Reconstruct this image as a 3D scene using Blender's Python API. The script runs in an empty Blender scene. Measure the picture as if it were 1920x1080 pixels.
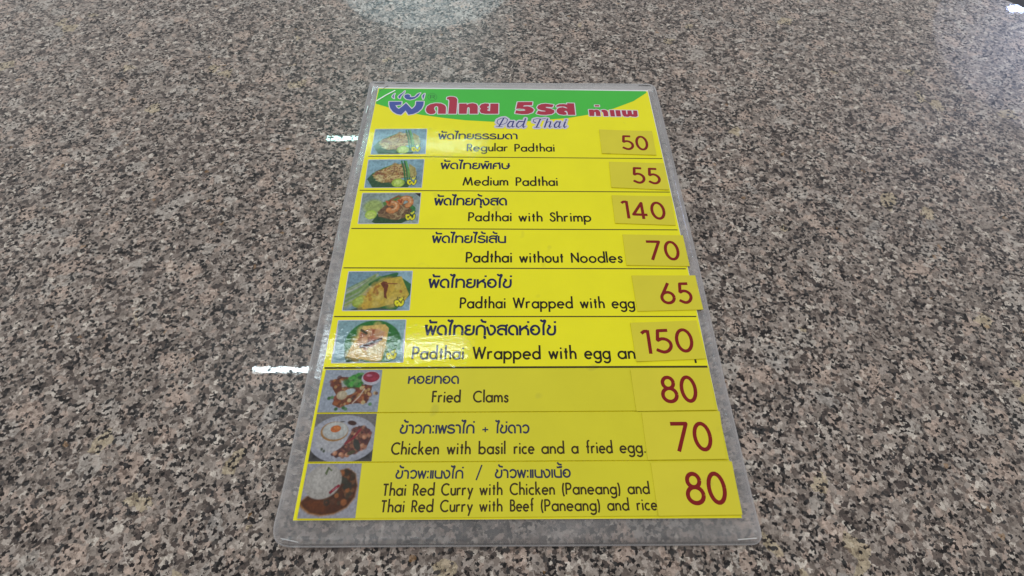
import bpy, bmesh, math, json, random
import numpy as np
from mathutils import Matrix, Vector
from mathutils.geometry import delaunay_2d_cdt

# ---------------------------------------------------------------- scene, camera, light
scene = bpy.context.scene
COL = scene.collection
# measured layout of the printed menu, in millimetres on the sheet (origin at the sheet's centre)
D = json.loads(r'''{"cam":{"loc":[-0.006267,-0.16661,0.24485],"mat":[[0.999888,-0.001472,-0.01489],[-0.006257,0.862812,-0.505487],[0.013591,0.505524,0.862706]]},"pouch":[[-107.42,153.86],[107.3,154.56],[108.25,-155.73],[-108.22,-155.54]],"page":[[-100.37,147.27],[100.66,146.1],[100.99,-144.94],[-100.41,-144.91]],"header":[[-99.53,145.45],[-1.04,145.79],[98.95,144.86],[99.08,143.04],[88.25,133.62],[72.68,125.28],[52.76,118.28],[38.73,114.83],[11.22,111.4],[-14.17,110.44],[-34.13,111.79],[-49.85,114.14],[-65.87,117.11],[-81.54,121.69],[-91.51,125.31],[-99.87,128.8],[-99.73,136.61]],"lines":[[[-97.83,75.88],[99.77,75.33]],[[-98.82,46.02],[99.92,45.6]],[[-99.23,15.57],[99.51,15.29]],[[-99.43,-12.64],[99.45,-12.81]],[[-99.59,-43.75],[99.8,-43.55]],[[-99.56,-73.24],[100.2,-72.71]]],"stickers":[[[59.86,102.57],[96.71,101.45],[96.24,78.2],[59.43,79.57]],[[63.38,71.76],[99.88,70.56],[99.5,47.18],[62.6,49.09]],[[61.93,42.34],[99.76,41.66],[98.77,18.55],[61.66,20.04]],[[65.14,11.4],[101.71,10.77],[101.86,-11.27],[64.94,-10.63]],[[66.98,-17.64],[103.88,-17.56],[104.3,-39.47],[67.44,-40.5]],[[62.58,-47.64],[99.16,-46.18],[100.36,-68.4],[63.04,-69.98]],[[59.1,-74.44],[100.4,-73.75],[99.07,-95.82],[59.46,-96.38]],[[61.93,-97.19],[101.06,-96.55],[99.1,-119.42],[61.72,-119.7]],[[62.93,-120.96],[101.51,-120.62],[101.06,-143.6],[62.99,-143.89]]],"prices":[["50",73.43,92.25,82.71,13.86,-0.0372],["55",76.81,95.64,52.16,14.13,-0.0518],["140",66.33,94.19,23.21,14.12,-0.0402],["70",77.67,97.62,-7.15,13.77,-0.0173],["65",81.42,99.77,-35.89,13.35,0.0279],["150",66.78,95.23,-65.21,13.76,0.0423],["80",73.06,91.91,-92.14,14.03,0.0141],["70",74.26,94.56,-115.83,13.87,0.0075],["80",76.96,96.26,-139.35,14.04,0.0076]],"strips":[[[-98.57,-74.3],[99.98,-73.75],[100.54,-95.88],[-98.97,-96.63]],[[-98.99,-97.21],[100.68,-96.47],[100.6,-119.57],[-98.68,-120.08]],[[-98.69,-120.68],[100.84,-120.2],[100.96,-143.7],[-98.6,-144.3]]],"photos":[[[-96.24,101.96],[-60.88,102.55],[-59.92,78.75],[-96.13,77.97]],[[-96.89,72.55],[-60.24,73.31],[-59.86,48.68],[-96.03,48.28]],[[-96.41,43.44],[-59.85,43.87],[-59.38,19.65],[-95.71,19.37]],[[-95.86,-15.32],[-59.65,-14.88],[-59.09,-39.62],[-95.54,-39.98]],[[-96.71,-46.28],[-60.36,-45.78],[-59.54,-69.88],[-96.35,-70.33]],[[-98.3,-74.56],[-69.36,-74.51],[-69.13,-96.43],[-98.72,-96.55]],[[-98.69,-97.39],[-69.25,-97.28],[-68.81,-119.83],[-98.47,-119.92]],[[-98.4,-120.85],[-73.18,-120.82],[-72.68,-144.13],[-98.39,-144.17]]],"english":[[["Regular",-32.2,81.17,-3.98,81.39,6.97],["Padthai",0.15,81.17,27.6,81.38,7.13]],[["Medium",-33.71,50.42,-3.95,50.61,7.29],["Padthai",0.68,50.36,28.05,50.52,7.3]],[["Padthai",-28.95,21.39,-2.05,21.51,6.98],["with",2.03,21.32,17.14,21.38,7.08],["Shrimp",21.26,21.32,47.31,21.43,7.18]],[["Padthai",-29.19,-8.78,-2.01,-8.71,7.24],["without",2.06,-8.8,28.68,-8.73,7.14],["Noodles",32.66,-8.76,63.24,-8.68,7.07]],[["Padthai",-31.32,-38.6,-5.75,-38.58,6.7],["Wrapped",-1.88,-38.57,31.88,-38.54,6.71],["with",35.65,-38.51,49.69,-38.49,6.69],["egg",53.45,-38.49,66.59,-38.48,6.69]],[["Padthai",-55.16,-68.49,-27.75,-68.51,7.09],["Wrapped",-23.37,-68.45,12.86,-68.48,7.04],["with",16.76,-68.36,31.84,-68.37,7.06],["egg",35.84,-68.32,49.91,-68.33,7.03],["an",53.53,-68.33,63.09,-68.34,7.04],["d",64.37,-68.28,69.2,-68.28,6.98],["Shrimp",72.89,-68.28,98.78,-68.3,6.99]],[["Fried",-42.76,-91.68,-28.28,-91.71,5.87],["Clams",-22.2,-91.67,-4.17,-91.71,5.83]],[["Chicken",-60.33,-116.83,-37.38,-116.84,5.56],["with",-33.91,-116.8,-22.29,-116.79,5.5],["basil",-18.69,-116.78,-5.72,-116.75,5.5],["rice",-1.9,-116.71,8.14,-116.7,5.46],["and",11.3,-116.71,22.43,-116.67,5.41],["a",25.65,-116.64,29.23,-116.62,5.42],["fried",32.55,-116.59,45.62,-116.53,5.48],["egg.",48.85,-116.49,61.4,-116.44,5.44]],[["Thai",-62.21,-134.96,-51.29,-134.94,5.11],["Red",-48.18,-134.93,-38.2,-134.93,5.07],["Curry",-35.33,-134.94,-20.49,-134.92,5.15],["with",-17.83,-134.88,-7.08,-134.86,5.06],["Chicken",-3.9,-134.85,16.96,-134.81,5.04],["(Paneang)",20.2,-134.78,47.14,-134.76,5.05],["and",50.4,-134.73,60.71,-134.69,5.04],["Thai",-62.16,-141.85,-51.29,-141.84,4.98],["Red",-48.18,-141.84,-38.27,-141.82,4.94],["Curry",-35.35,-141.81,-20.4,-141.79,4.94],["with",-17.73,-141.76,-7.06,-141.75,4.88],["Beef",-3.79,-141.74,7.27,-141.73,4.91],["(Paneang)",10.19,-141.7,37.12,-141.66,4.92],["and",40.29,-141.63,50.35,-141.59,4.88],["rice",53.7,-141.56,63.18,-141.52,4.87]]],"thai":[[["ผัดไทยธรรมดา",-52.48,92.52,2.54,92.99,5.63]],[["ผัดไทยพิเศษ",-48.96,64.64,-2.15,64.96,5.78]],[["ผัดไทยกุ้งสด",-50.92,33.81,-4.83,34.04,6.09]],[["ผัดไทยไร้เส้น",-50.07,4.94,-5.44,5.1,5.55]],[["ผัดไทยห่อไข่",-49.86,-25.81,-2.05,-25.73,6.06]],[["ผัดไทยกุ้งสดห่อไข่",-49.69,-54.83,21.91,-54.83,6.17]],[["หอยทอด",-55.62,-82.05,-29.57,-82.09,4.31]],[["ข้าวกะเพราไก่",-57.21,-107.1,-20.76,-107.1,4.43],["+",-17.39,-106.78,-13.84,-106.79,3.21],["ไข่ดาว",-11.02,-107.08,5.96,-107.07,4.28]],[["ข้าวพะแนงไก่",-56.93,-127.65,-25.3,-127.7,3.86],["/",-19.71,-128.12,-16.51,-128.14,5.9],["ข้าวพะแนงเนื้อ",-10.8,-127.6,24.79,-127.51,3.96]]],"title":[[[-63.19,122.96],[-62.51,126.32],[-60.44,128.51],[-56.68,129.76],[-52.8,129.56],[-50.11,127.89],[-48.84,125.5],[-48.55,118.38],[-54.1,118.33],[-54.34,124.01],[-54.63,125.92],[-55.97,126.62],[-57.02,125.65],[-57.37,123.97],[-56.75,122.08],[-56.04,121.14],[-56.06,119.25],[-57.4,118.06],[-59.6,117.9],[-61.59,118.96],[-62.76,120.83]],[[-48.72,134.0],[-48.7,136.22],[-46.8,137.13],[-44.18,137.01],[-42.18,136.04],[-41.15,133.83],[-41.04,126.54],[-41.1,118.46],[-46.81,118.4],[-46.73,125.04],[-46.84,132.3],[-47.42,134.01]],[[-39.58,129.45],[-34.1,129.61],[-33.88,128.06],[-32.32,129.53],[-29.6,130.05],[-26.99,129.1],[-25.95,126.7],[-25.77,118.61],[-31.58,118.55],[-31.7,124.24],[-32.17,125.58],[-33.13,125.57],[-33.56,124.22],[-33.65,118.53],[-39.2,118.48]],[[-24.65,126.47],[-23.43,128.9],[-20.87,129.9],[-18.12,129.68],[-17.76,127.75],[-17.91,126.78],[-18.86,126.29],[-19.0,125.09],[-17.87,124.38],[-17.85,123.66],[-18.96,123.18],[-18.78,121.99],[-17.02,121.53],[-16.83,129.7],[-11.01,129.76],[-11.08,118.76],[-20.31,118.57],[-23.19,119.34],[-24.45,121.46],[-24.24,123.12],[-23.63,124.08],[-24.36,125.03]],[[2.92,131.61],[13.81,131.88],[13.45,128.32],[7.56,128.01],[6.89,126.8],[10.45,127.08],[13.31,125.66],[14.69,123.28],[13.49,120.42],[10.25,118.73],[6.11,118.46],[1.02,119.35],[1.69,122.67],[4.57,121.99],[7.77,122.26],[8.59,122.98],[7.17,124.07],[3.96,124.37],[1.71,124.11]],[[17.02,125.7],[17.91,128.12],[20.23,129.6],[23.49,130.12],[29.11,128.97],[28.17,126.3],[23.34,126.49],[23.46,125.53],[26.49,124.84],[29.29,122.95],[29.33,120.58],[27.16,118.67],[22.98,117.92],[19.16,118.12],[16.33,119.27],[17.71,122.36],[19.93,121.67],[22.81,121.56],[23.0,122.18],[19.98,122.86],[17.77,124.03]],[[30.99,127.78],[33.19,129.5],[36.45,129.78],[39.02,129.32],[39.11,130.78],[44.14,130.59],[44.21,118.13],[38.94,118.08],[38.66,121.15],[38.09,122.33],[36.97,122.32],[36.6,121.6],[37.52,120.9],[38.11,120.19],[37.83,118.3],[35.74,118.05],[32.59,118.72],[30.96,121.07],[31.09,123.45],[32.65,125.62],[35.6,126.38],[38.74,124.97],[38.93,125.45],[37.25,126.88],[34.67,127.09],[31.09,126.57]]],"place":[[[59.11,128.8],[62.36,128.83],[62.38,127.38],[59.13,127.35]],[[54.3,123.93],[57.53,123.96],[57.95,123.25],[59.64,124.13],[61.52,123.52],[62.43,121.39],[62.33,117.14],[59.14,117.1],[59.06,121.35],[58.25,121.34],[57.7,117.09],[54.35,117.15]],[[63.29,123.54],[65.76,124.05],[67.57,122.87],[68.02,120.97],[67.91,116.96],[64.55,116.92],[64.48,120.93],[63.61,121.87]],[[69.43,123.6],[72.66,123.64],[72.68,116.77],[69.49,116.83]],[[73.61,123.5],[76.99,123.44],[77.0,116.81],[73.65,116.87]],[[78.11,123.36],[81.18,123.39],[81.14,119.21],[81.94,119.21],[82.3,123.26],[85.21,123.29],[85.32,119.25],[86.12,119.26],[86.5,123.3],[89.38,123.09],[89.07,117.4],[87.66,116.45],[84.81,116.65],[83.62,117.35],[81.9,116.39],[79.08,116.83],[78.19,118.7]]],"logo":[[[-90.33,130.99],[-81.44,131.09],[-81.23,127.9],[-85.49,127.01],[-84.08,124.5],[-82.54,123.26],[-80.82,125.37],[-78.04,129.63],[-73.31,123.14],[-71.81,125.04],[-70.79,127.59],[-70.86,131.42],[-65.35,131.56],[-65.3,127.64],[-66.34,123.42],[-68.55,120.07],[-71.69,117.98],[-74.93,117.12],[-77.48,121.64],[-80.19,117.07],[-83.33,117.86],[-86.39,120.31],[-88.78,124.03],[-89.94,127.81]],[[-87.29,140.12],[-88.49,138.14],[-88.85,136.39],[-87.2,134.46],[-87.71,136.4],[-87.77,138.14]],[[-80.3,143.06],[-81.35,140.85],[-83.17,139.07],[-84.35,136.88],[-84.2,135.58],[-82.95,134.51],[-82.88,136.46],[-81.74,139.09],[-80.4,141.3]],[[-80.12,137.36],[-79.45,139.11],[-77.47,139.35],[-75.94,138.28],[-75.9,136.54],[-74.58,136.12],[-72.34,136.57],[-70.39,140.09],[-68.6,140.99],[-70.1,137.03],[-72.42,134.41],[-75.44,133.3],[-78.06,133.92],[-79.66,135.63]],[[-65.39,140.37],[-66.8,138.38],[-66.79,136.64],[-65.99,134.05],[-65.65,136.65]]],"mark":[[[-60.79,134.75],[-61.09,138.53],[-59.08,138.55],[-58.04,138.04],[-57.84,137.17],[-58.93,136.51],[-60.92,136.48]],[[-59.21,136.5],[-57.52,134.79]],[[-56.22,136.54],[-56.25,135.47],[-56.51,134.47],[-56.97,133.62],[-57.59,132.96],[-58.35,132.55],[-59.18,132.4],[-60.04,132.53],[-60.86,132.93],[-61.59,133.57],[-62.17,134.41],[-62.58,135.4],[-62.78,136.46],[-62.75,137.53],[-62.51,138.54],[-62.05,139.4],[-61.42,140.07],[-60.66,140.5],[-59.82,140.65],[-58.95,140.52],[-58.13,140.11],[-57.39,139.45],[-56.81,138.6],[-56.41,137.6],[-56.22,136.54]]],"script":[[0,[[-10.31,107.4],[-11.94,109.47],[-11.36,112.23],[-8.83,114.09],[-6.29,114.61],[-4.4,112.85],[-5.04,109.53],[-7.3,107.87],[-9.55,107.41]]],[1,[[-7.09,114.21],[-10.37,105.71]]],[0,[[-12.24,105.48],[-8.16,105.51]]],[1,[[-0.78,110.51],[-2.51,110.93],[-4.29,107.73],[-4.11,105.17],[-2.88,105.02]]],[0,[[-2.88,105.02],[-1.67,106.06],[-0.41,109.3]]],[0,[[-0.89,110.56],[-0.02,110.57]]],[1,[[-0.13,110.95],[-1.3,105.9],[-0.67,105.04]]],[0,[[-0.67,105.04],[0.43,105.92]]],[1,[[5.34,110.57],[3.76,110.99],[2.1,108.23],[2.0,105.5],[3.19,104.86]]],[0,[[3.19,104.86],[4.7,105.69],[6.63,108.54]]],[1,[[4.59,110.83],[6.1,110.74],[7.42,110.42]]],[1,[[8.4,113.92],[6.36,105.98],[6.82,104.84]]],[0,[[6.82,104.84],[7.93,105.83]]],[0,[[15.08,109.94],[13.7,110.64],[14.3,113.03],[16.49,113.89],[19.63,113.47],[22.81,114.23]]],[1,[[14.59,110.27],[15.26,109.94]]],[1,[[18.98,113.47],[15.86,104.98]]],[0,[[14.62,104.8],[17.73,104.83]]],[1,[[24.09,113.79],[21.64,104.98]]],[0,[[22.25,107.98],[24.45,110.91],[26.15,110.76]]],[1,[[26.15,110.76],[25.74,108.45],[24.84,105.98],[25.32,105.01]]],[0,[[25.32,105.01],[26.5,106.16]]],[1,[[32.31,110.44],[30.59,110.86],[28.64,107.65],[28.7,105.15],[29.93,104.94]]],[0,[[29.93,104.94],[31.2,106.2],[32.35,108.57]]],[1,[[32.97,110.88],[31.56,105.83],[32.15,104.96]]],[0,[[32.15,104.96],[33.29,105.84]]],[1,[[36.57,110.86],[35.16,106.24],[35.76,105.0]]],[0,[[35.76,105.0],[37.04,106.26]]],[1,[[37.05,112.47],[37.31,112.92]]]],"staples":[[0,[[-105.01,151.98],[-96.09,152.21]]],[0,[[-88.11,152.05],[-78.56,152.11]]],[0,[[-99.16,142.26],[-93.35,149.33]]],[1,[[-104.19,148.9],[-104.33,138.6]]],[1,[[-104.99,126.85],[-105.47,118.3]]],[0,[[94.8,151.99],[103.61,151.47]]],[1,[[105.72,150.75],[106.59,140.95]]],[1,[[96.71,-153.55],[105.89,-153.01]]],[1,[[-104.35,-151.9],[-95.94,-153.57]]]],"crease":[[[-99.71,131.22],[-97.86,133.29],[-93.43,138.08],[-87.41,143.37]]]}''')

cam_d = bpy.data.cameras.new('camera')
cam = bpy.data.objects.new('camera', cam_d)
COL.objects.link(cam)
m = Matrix([list(r) for r in D['cam']['mat']]).to_4x4()
m.translation = Vector(D['cam']['loc'])
cam.matrix_world = m
cam_d.sensor_width = 36.0
cam_d.lens = 36.0 * 920.0 / 1920.0
cam_d.clip_start = 0.005
cam_d.clip_end = 50
scene.camera = cam

scene.view_settings.view_transform = 'Standard'
scene.view_settings.look = 'None'
scene.view_settings.gamma = 1
scene.view_settings.exposure = 0.18
scene.cycles.use_denoising = True
scene.cycles.max_bounces = 10
scene.cycles.transparent_max_bounces = 8

world = bpy.data.worlds.new('World')
scene.world = world
world.use_nodes = True
wn = world.node_tree.nodes; wl = world.node_tree.links
bg = wn['Background']
tc = wn.new('ShaderNodeTexCoord'); sp = wn.new('ShaderNodeSeparateXYZ'); rp = wn.new('ShaderNodeValToRGB')
mr = wn.new('ShaderNodeMapRange'); mr.inputs[1].default_value = -1; mr.inputs[2].default_value = 1
wl.new(tc.outputs['Generated'], sp.inputs[0]); wl.new(sp.outputs['Y'], mr.inputs[0]); wl.new(mr.outputs[0], rp.inputs[0])
e = rp.color_ramp.elements
e[0].position = 0.15; e[0].color = (.40, .39, .37, 1)
e[1].position = 0.95; e[1].color = (.56, .555, .56, 1)
x = e.new(0.55); x.color = (.76, .755, .74, 1)
wl.new(rp.outputs[0], bg.inputs['Color'])
bg.inputs['Strength'].default_value = 0.98

def area(name, loc, sx, sy, power, col, aim=(0, 0, -1)):
    l = bpy.data.lights.new(name, 'AREA'); l.shape = 'RECTANGLE'; l.size = sx; l.size_y = sy
    l.energy = power; l.color = col
    o = bpy.data.objects.new(name, l); COL.objects.link(o); o.location = loc
    o.rotation_euler = Vector(aim).to_track_quat('-Z', 'Y').to_euler()
    return o
# the ceiling's fluorescent tubes, two metres above the table in three rows
area('ceiling_tube', (-0.70, 0.692, 2.0), 1.02, 0.026, 6.0, (.78, .95, 1.0))
area('ceiling_tube', (-0.645, 2.26, 2.0), 1.00, 0.030, 7.0, (.58, 1.0, .92))
area('ceiling_tube', (-0.66, 4.02, 2.0), 1.00, 0.040, 12.0, (.62, .95, 1.0))
area('ceiling_tube', (4.86, 3.80, 2.0), 1.50, 0.06, 26.0, (.42, .56, 1.0))
# added soft lights: pale halo round the far tube, bluish haze far right
area('tube_halo_light', (-0.66, 4.05, 2.02), 1.35, 1.15, 5.5, (.70, .95, 1.0)).data.shape = 'ELLIPSE'
area('added_haze_light', (5.1, 3.2, 2.1), 3.4, 2.9, 15.0, (.66, .74, 1.0)).data.shape = 'ELLIPSE'

# ---------------------------------------------------------------- helpers
MM = 0.001
def zf(x, y):                       # the sheet bows up a little in its middle (mm)
    return 2.3 * math.exp(-((y - 10) / (45.0 if y < 10 else 150.0)) ** 2 / 2)

def link(name, mesh, mats, parent=None, smooth=False):
    for mt in (mats if isinstance(mats, (list, tuple)) else [mats]):
        mesh.materials.append(mt)
    o = bpy.data.objects.new(name, mesh)
    COL.objects.link(o)
    if parent is not None: o.parent = parent
    if smooth:
        for p in mesh.polygons: p.use_smooth = True
    return o

def mesh_from(name, vs, fs, mi=None):
    me = bpy.data.meshes.new(name)
    me.from_pydata([(a * MM, b * MM, c * MM) for a, b, c in vs], [], fs)
    if mi: me.polygons.foreach_set('material_index', mi)
    me.update()
    return me

def signed(poly):
    return sum(a[0] * b[1] - b[0] * a[1] for a, b in zip(poly, poly[1:] + poly[:1])) / 2

def union(polys):
    """triangulated union of overlapping polygons (2D)"""
    V = []; F = []
    for p in polys:
        q = []
        for a in p:
            if not q or abs(a[0] - q[-1][0]) + abs(a[1] - q[-1][1]) > 1e-4: q.append(a)
        if len(q) > 2 and abs(q[0][0] - q[-1][0]) + abs(q[0][1] - q[-1][1]) < 1e-4: q.pop()
        if len(q) < 3: continue
        if signed(q) < 0: q = q[::-1]
        F.append(list(range(len(V), len(V) + len(q)))); V += [Vector(a) for a in q]
    if not F: return [], []
    r = delaunay_2d_cdt(V, [], F, 1, 1e-5)
    vs, fs, of = r[0], r[2], r[5]
    fs = [list(f) for f, o in zip(fs, of) if len(o)]
    return [tuple(v) for v in vs], fs

def disc(c, r, n=10):
    return [(c[0] + r * math.cos(2 * math.pi * i / n), c[1] + r * math.sin(2 * math.pi * i / n)) for i in range(n)]

def stroke(pts, h, cap=False):
    """polygons that cover a polyline of half width h"""
    out = []
    for a, b in zip(pts, pts[1:]):
        dx, dy = b[0] - a[0], b[1] - a[1]; L = math.hypot(dx, dy)
        if L < 1e-6: continue
        nx, ny = -dy / L * h, dx / L * h
        out.append([(a[0] + nx, a[1] + ny), (a[0] - nx, a[1] - ny), (b[0] - nx, b[1] - ny), (b[0] + nx, b[1] + ny)])
    for i, q in enumerate(pts):
        if (0 < i < len(pts) - 1) or cap: out.append(disc(q, h, 9))
    return out

class Flat:
    """collects flat prints on the bowed sheet at given heights, one material per layer"""
    def __init__(s): s.v = []; s.f = []; s.m = []
    def add(s, polys, z, mi=0):
        vs, fs = union(polys)
        n = len(s.v)
        s.v += [(a, b, z + zf(a, b)) for a, b in vs]
        for f in fs:
            s.f.append([n + i for i in f]); s.m.append(mi)
    def build(s, name, mats, parent):
        return link(name, mesh_from(name, s.v, s.f, s.m), mats, parent)

def dense(p, step=6.0):
    out = []
    for a, b in zip(p, p[1:] + p[:1]):
        n = max(1, int(math.hypot(b[0] - a[0], b[1] - a[1]) / step))
        out += [(a[0] + (b[0] - a[0]) * i / n, a[1] + (b[1] - a[1]) * i / n) for i in range(n)]
    return out

def rounded(quad, r, n=6):
    out = []
    k = len(quad)
    for i in range(k):
        p0, p1, p2 = Vector(quad[i - 1]), Vector(quad[i]), Vector(quad[(i + 1) % k])
        rr = r[i] if isinstance(r, (list, tuple)) else r
        a = p1 + (p0 - p1).normalized() * rr; b = p1 + (p2 - p1).normalized() * rr
        for j in range(n + 1):
            t = j / n
            q = a * (1 - t) ** 2 + p1 * 2 * t * (1 - t) + b * t * t
            out.append((q.x, q.y))
    return out

def slab(outline, z0, z1, extra=None, step=7.0, grid=9.0, top_only_mi=None):
    """a thin sheet with real thickness following the bow; extra(x,y) adds lift"""
    ol = dense(outline, step)
    if signed(ol) < 0: ol = ol[::-1]
    xs = [p[0] for p in ol]; ys = [p[1] for p in ol]
    def inside(x, y, d=2.5):
        c = False
        for (x1, y1), (x2, y2) in zip(ol, ol[1:] + ol[:1]):
            if (y1 > y) != (y2 > y) and x < (x2 - x1) * (y - y1) / (y2 - y1) + x1: c = not c
        if not c: return False
        return min(math.hypot(x - a, y - b) for a, b in ol) > d
    V = [Vector(p) for p in ol]
    gx = np.arange(min(xs) + grid / 2, max(xs), grid); gy = np.arange(min(ys) + grid / 2, max(ys), grid)
    for x in gx:
        for y in gy:
            if inside(x, y): V.append(Vector((x, y)))
    n = len(ol)
    r = delaunay_2d_cdt(V, [], [list(range(n))], 1, 1e-6)
    P = [tuple(v) for v in r[0]]; T = [list(f) for f, o in zip(r[2], r[5]) if len(o)]
    ex = extra or (lambda x, y: 0.0)
    N = len(P)
    vs = [(a, b, z1 + zf(a, b) + ex(a, b)) for a, b in P] + [(a, b, z0 + zf(a, b) + ex(a, b)) for a, b in P]
    fs = [f for f in T] + [[N + i for i in reversed(f)] for f in T]
    cnt = {}
    for f in T:
        for i in range(3):
            e = (f[i], f[(i + 1) % 3]); cnt[e] = 1
    for (a, b) in list(cnt):
        if (b, a) not in cnt: fs.append([b, a, N + a, N + b])
    return vs, fs

# ---------------------------------------------------------------- materials
def mat(name):
    mt = bpy.data.materials.new(name); mt.use_nodes = True
    nt = mt.node_tree
    return mt, nt.nodes, nt.links, nt.nodes['Principled BSDF']

def pos_mm(n, l, sc=1000.0):
    g = n.new('ShaderNodeNewGeometry'); v = n.new('ShaderNodeVectorMath'); v.operation = 'SCALE'
    v.inputs['Scale'].default_value = sc
    l.new(g.outputs['Position'], v.inputs[0])
    return v.outputs[0]

def noise(n, l, vec, scale, detail=2, rough=.5):
    t = n.new('ShaderNodeTexNoise'); t.inputs['Scale'].default_value = scale
    t.inputs['Detail'].default_value = detail; t.inputs['Roughness'].default_value = rough
    l.new(vec, t.inputs['Vector'])
    return t

def ramp(n, l, fac, stops, interp='LINEAR'):
    r = n.new('ShaderNodeValToRGB'); r.color_ramp.interpolation = interp
    el = r.color_ramp.elements
    while len(el) > 1: el.remove(el[-1])
    el[0].position = stops[0][0]; el[0].color = (*stops[0][1], 1)
    for p_, c_ in stops[1:]:
        q = el.new(p_); q.color = (*c_, 1)
    l.new(fac, r.inputs[0])
    return r.outputs[0]

def mixc(n, l, fac, a, b, mode='MIX'):
    x = n.new('ShaderNodeMix'); x.data_type = 'RGBA'; x.blend_type = mode
    for val, sock in ((fac, x.inputs[0]), (a, x.inputs[6]), (b, x.inputs[7])):
        if hasattr(val, 'is_output'): l.new(val, sock)
        elif isinstance(val, (int, float)): sock.default_value = val
        else: sock.default_value = (*val, 1)
    return x.outputs[2]

def math_(n, l, op, a, b=0.0):
    x = n.new('ShaderNodeMath'); x.operation = op
    for i, val in enumerate((a, b)):
        if hasattr(val, 'is_output'): l.new(val, x.inputs[i])
        else: x.inputs[i].default_value = val
    return x.outputs[0]

def film_bump(n, l, b, strength=1.0):
    """the glossy laminating film over the print: a clear coat with small ripples"""
    p = pos_mm(n, l)
    t1 = noise(n, l, p, .16, 2, .55); t2 = noise(n, l, p, .42, 2, .55)
    s = math_(n, l, 'ADD', math_(n, l, 'MULTIPLY', t1.outputs[0], .035), math_(n, l, 'MULTIPLY', t2.outputs[0], .036))
    bp = n.new('ShaderNodeBump'); bp.inputs['Strength'].default_value = strength; bp.inputs['Distance'].default_value = MM
    l.new(s, bp.inputs['Height'])
    b.inputs['Coat Weight'].default_value = .30; b.inputs['Coat Roughness'].default_value = .05
    l.new(bp.outputs[0], b.inputs['Coat Normal'])
    b.inputs['Specular IOR Level'].default_value = .10

def paper(name, col, gloss=True, rough=.5, var=.05, spots=False):
    mt, n, l, b = mat(name)
    p = pos_mm(n, l)
    t = noise(n, l, p, .05, 3, .6)
    c = mixc(n, l, 1.0, col, ramp(n, l, t.outputs[0], [(.3, (1 - var,) * 3), (.7, (1.0,) * 3)]), 'MULTIPLY')
    if spots:   # small grease spots and specks of dirt on the print
        s = noise(n, l, p, .085, 1, .4)
        c = mixc(n, l, ramp(n, l, s.outputs[0], [(.735, (0,) * 3), (.80, (.30,) * 3)]), c, (.36, .33, .05))
    l.new(c, b.inputs['Base Color'])
    b.inputs['Roughness'].default_value = rough
    if gloss: film_bump(n, l, b)
    else: b.inputs['Specular IOR Level'].default_value = .22
    return mt

M = {}
YEL = (.88, .80, .012)
M['yellow'] = paper('yellow_print', YEL, True, spots=True)
M['white_paper'] = paper('white_paper', (.78, .78, .80))
M['green'] = paper('green_print', (.062, .50, .058))
M['red'] = paper('title_red', (.42, .030, .062))
M['outline'] = paper('outline_white', (.70, .66, .72))
M['lilac'] = paper('script_outline', (.60, .56, .68))
M['blue'] = paper('logo_blue', (.065, .095, .36))
M['navy'] = paper('thai_ink', (.010, .013, .065))
M['ink'] = paper('dark_ink', (.016, .009, .002))
M['rule'] = paper('rule_ink', (.045, .034, .008))
M['mark'] = paper('mark_green', (.04, .17, .05))
M['scriptblue'] = paper('script_blue', (.035, .04, .20))
M['strip'] = paper('strip_yellow', (.70, .625, .026), False, .42, .05, True)
M['sticker'] = paper('sticker_yellow', (.715, .62, .036), False, .45, .05, True)
M['strip_navy'] = paper('strip_thai_ink', (.032, .034, .075), False)
M['strip_ink'] = paper('strip_dark_ink', (.045, .026, .004), False)
M['price_red'] = paper('price_red', (.225, .006, .005), False, .4)

def photo_mat(name, gloss):
    mt, n, l, b = mat(name)
    a = n.new('ShaderNodeAttribute'); a.attribute_name = 'print'
    l.new(a.outputs['Color'], b.inputs['Base Color'])
    b.inputs['Roughness'].default_value = .45
    if gloss: film_bump(n, l, b)
    else: b.inputs['Specular IOR Level'].default_value = .25
    return mt
M['photo_gloss'] = photo_mat('photo_print_laminated', True)
M['photo_plain'] = photo_mat('photo_print', False)

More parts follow.
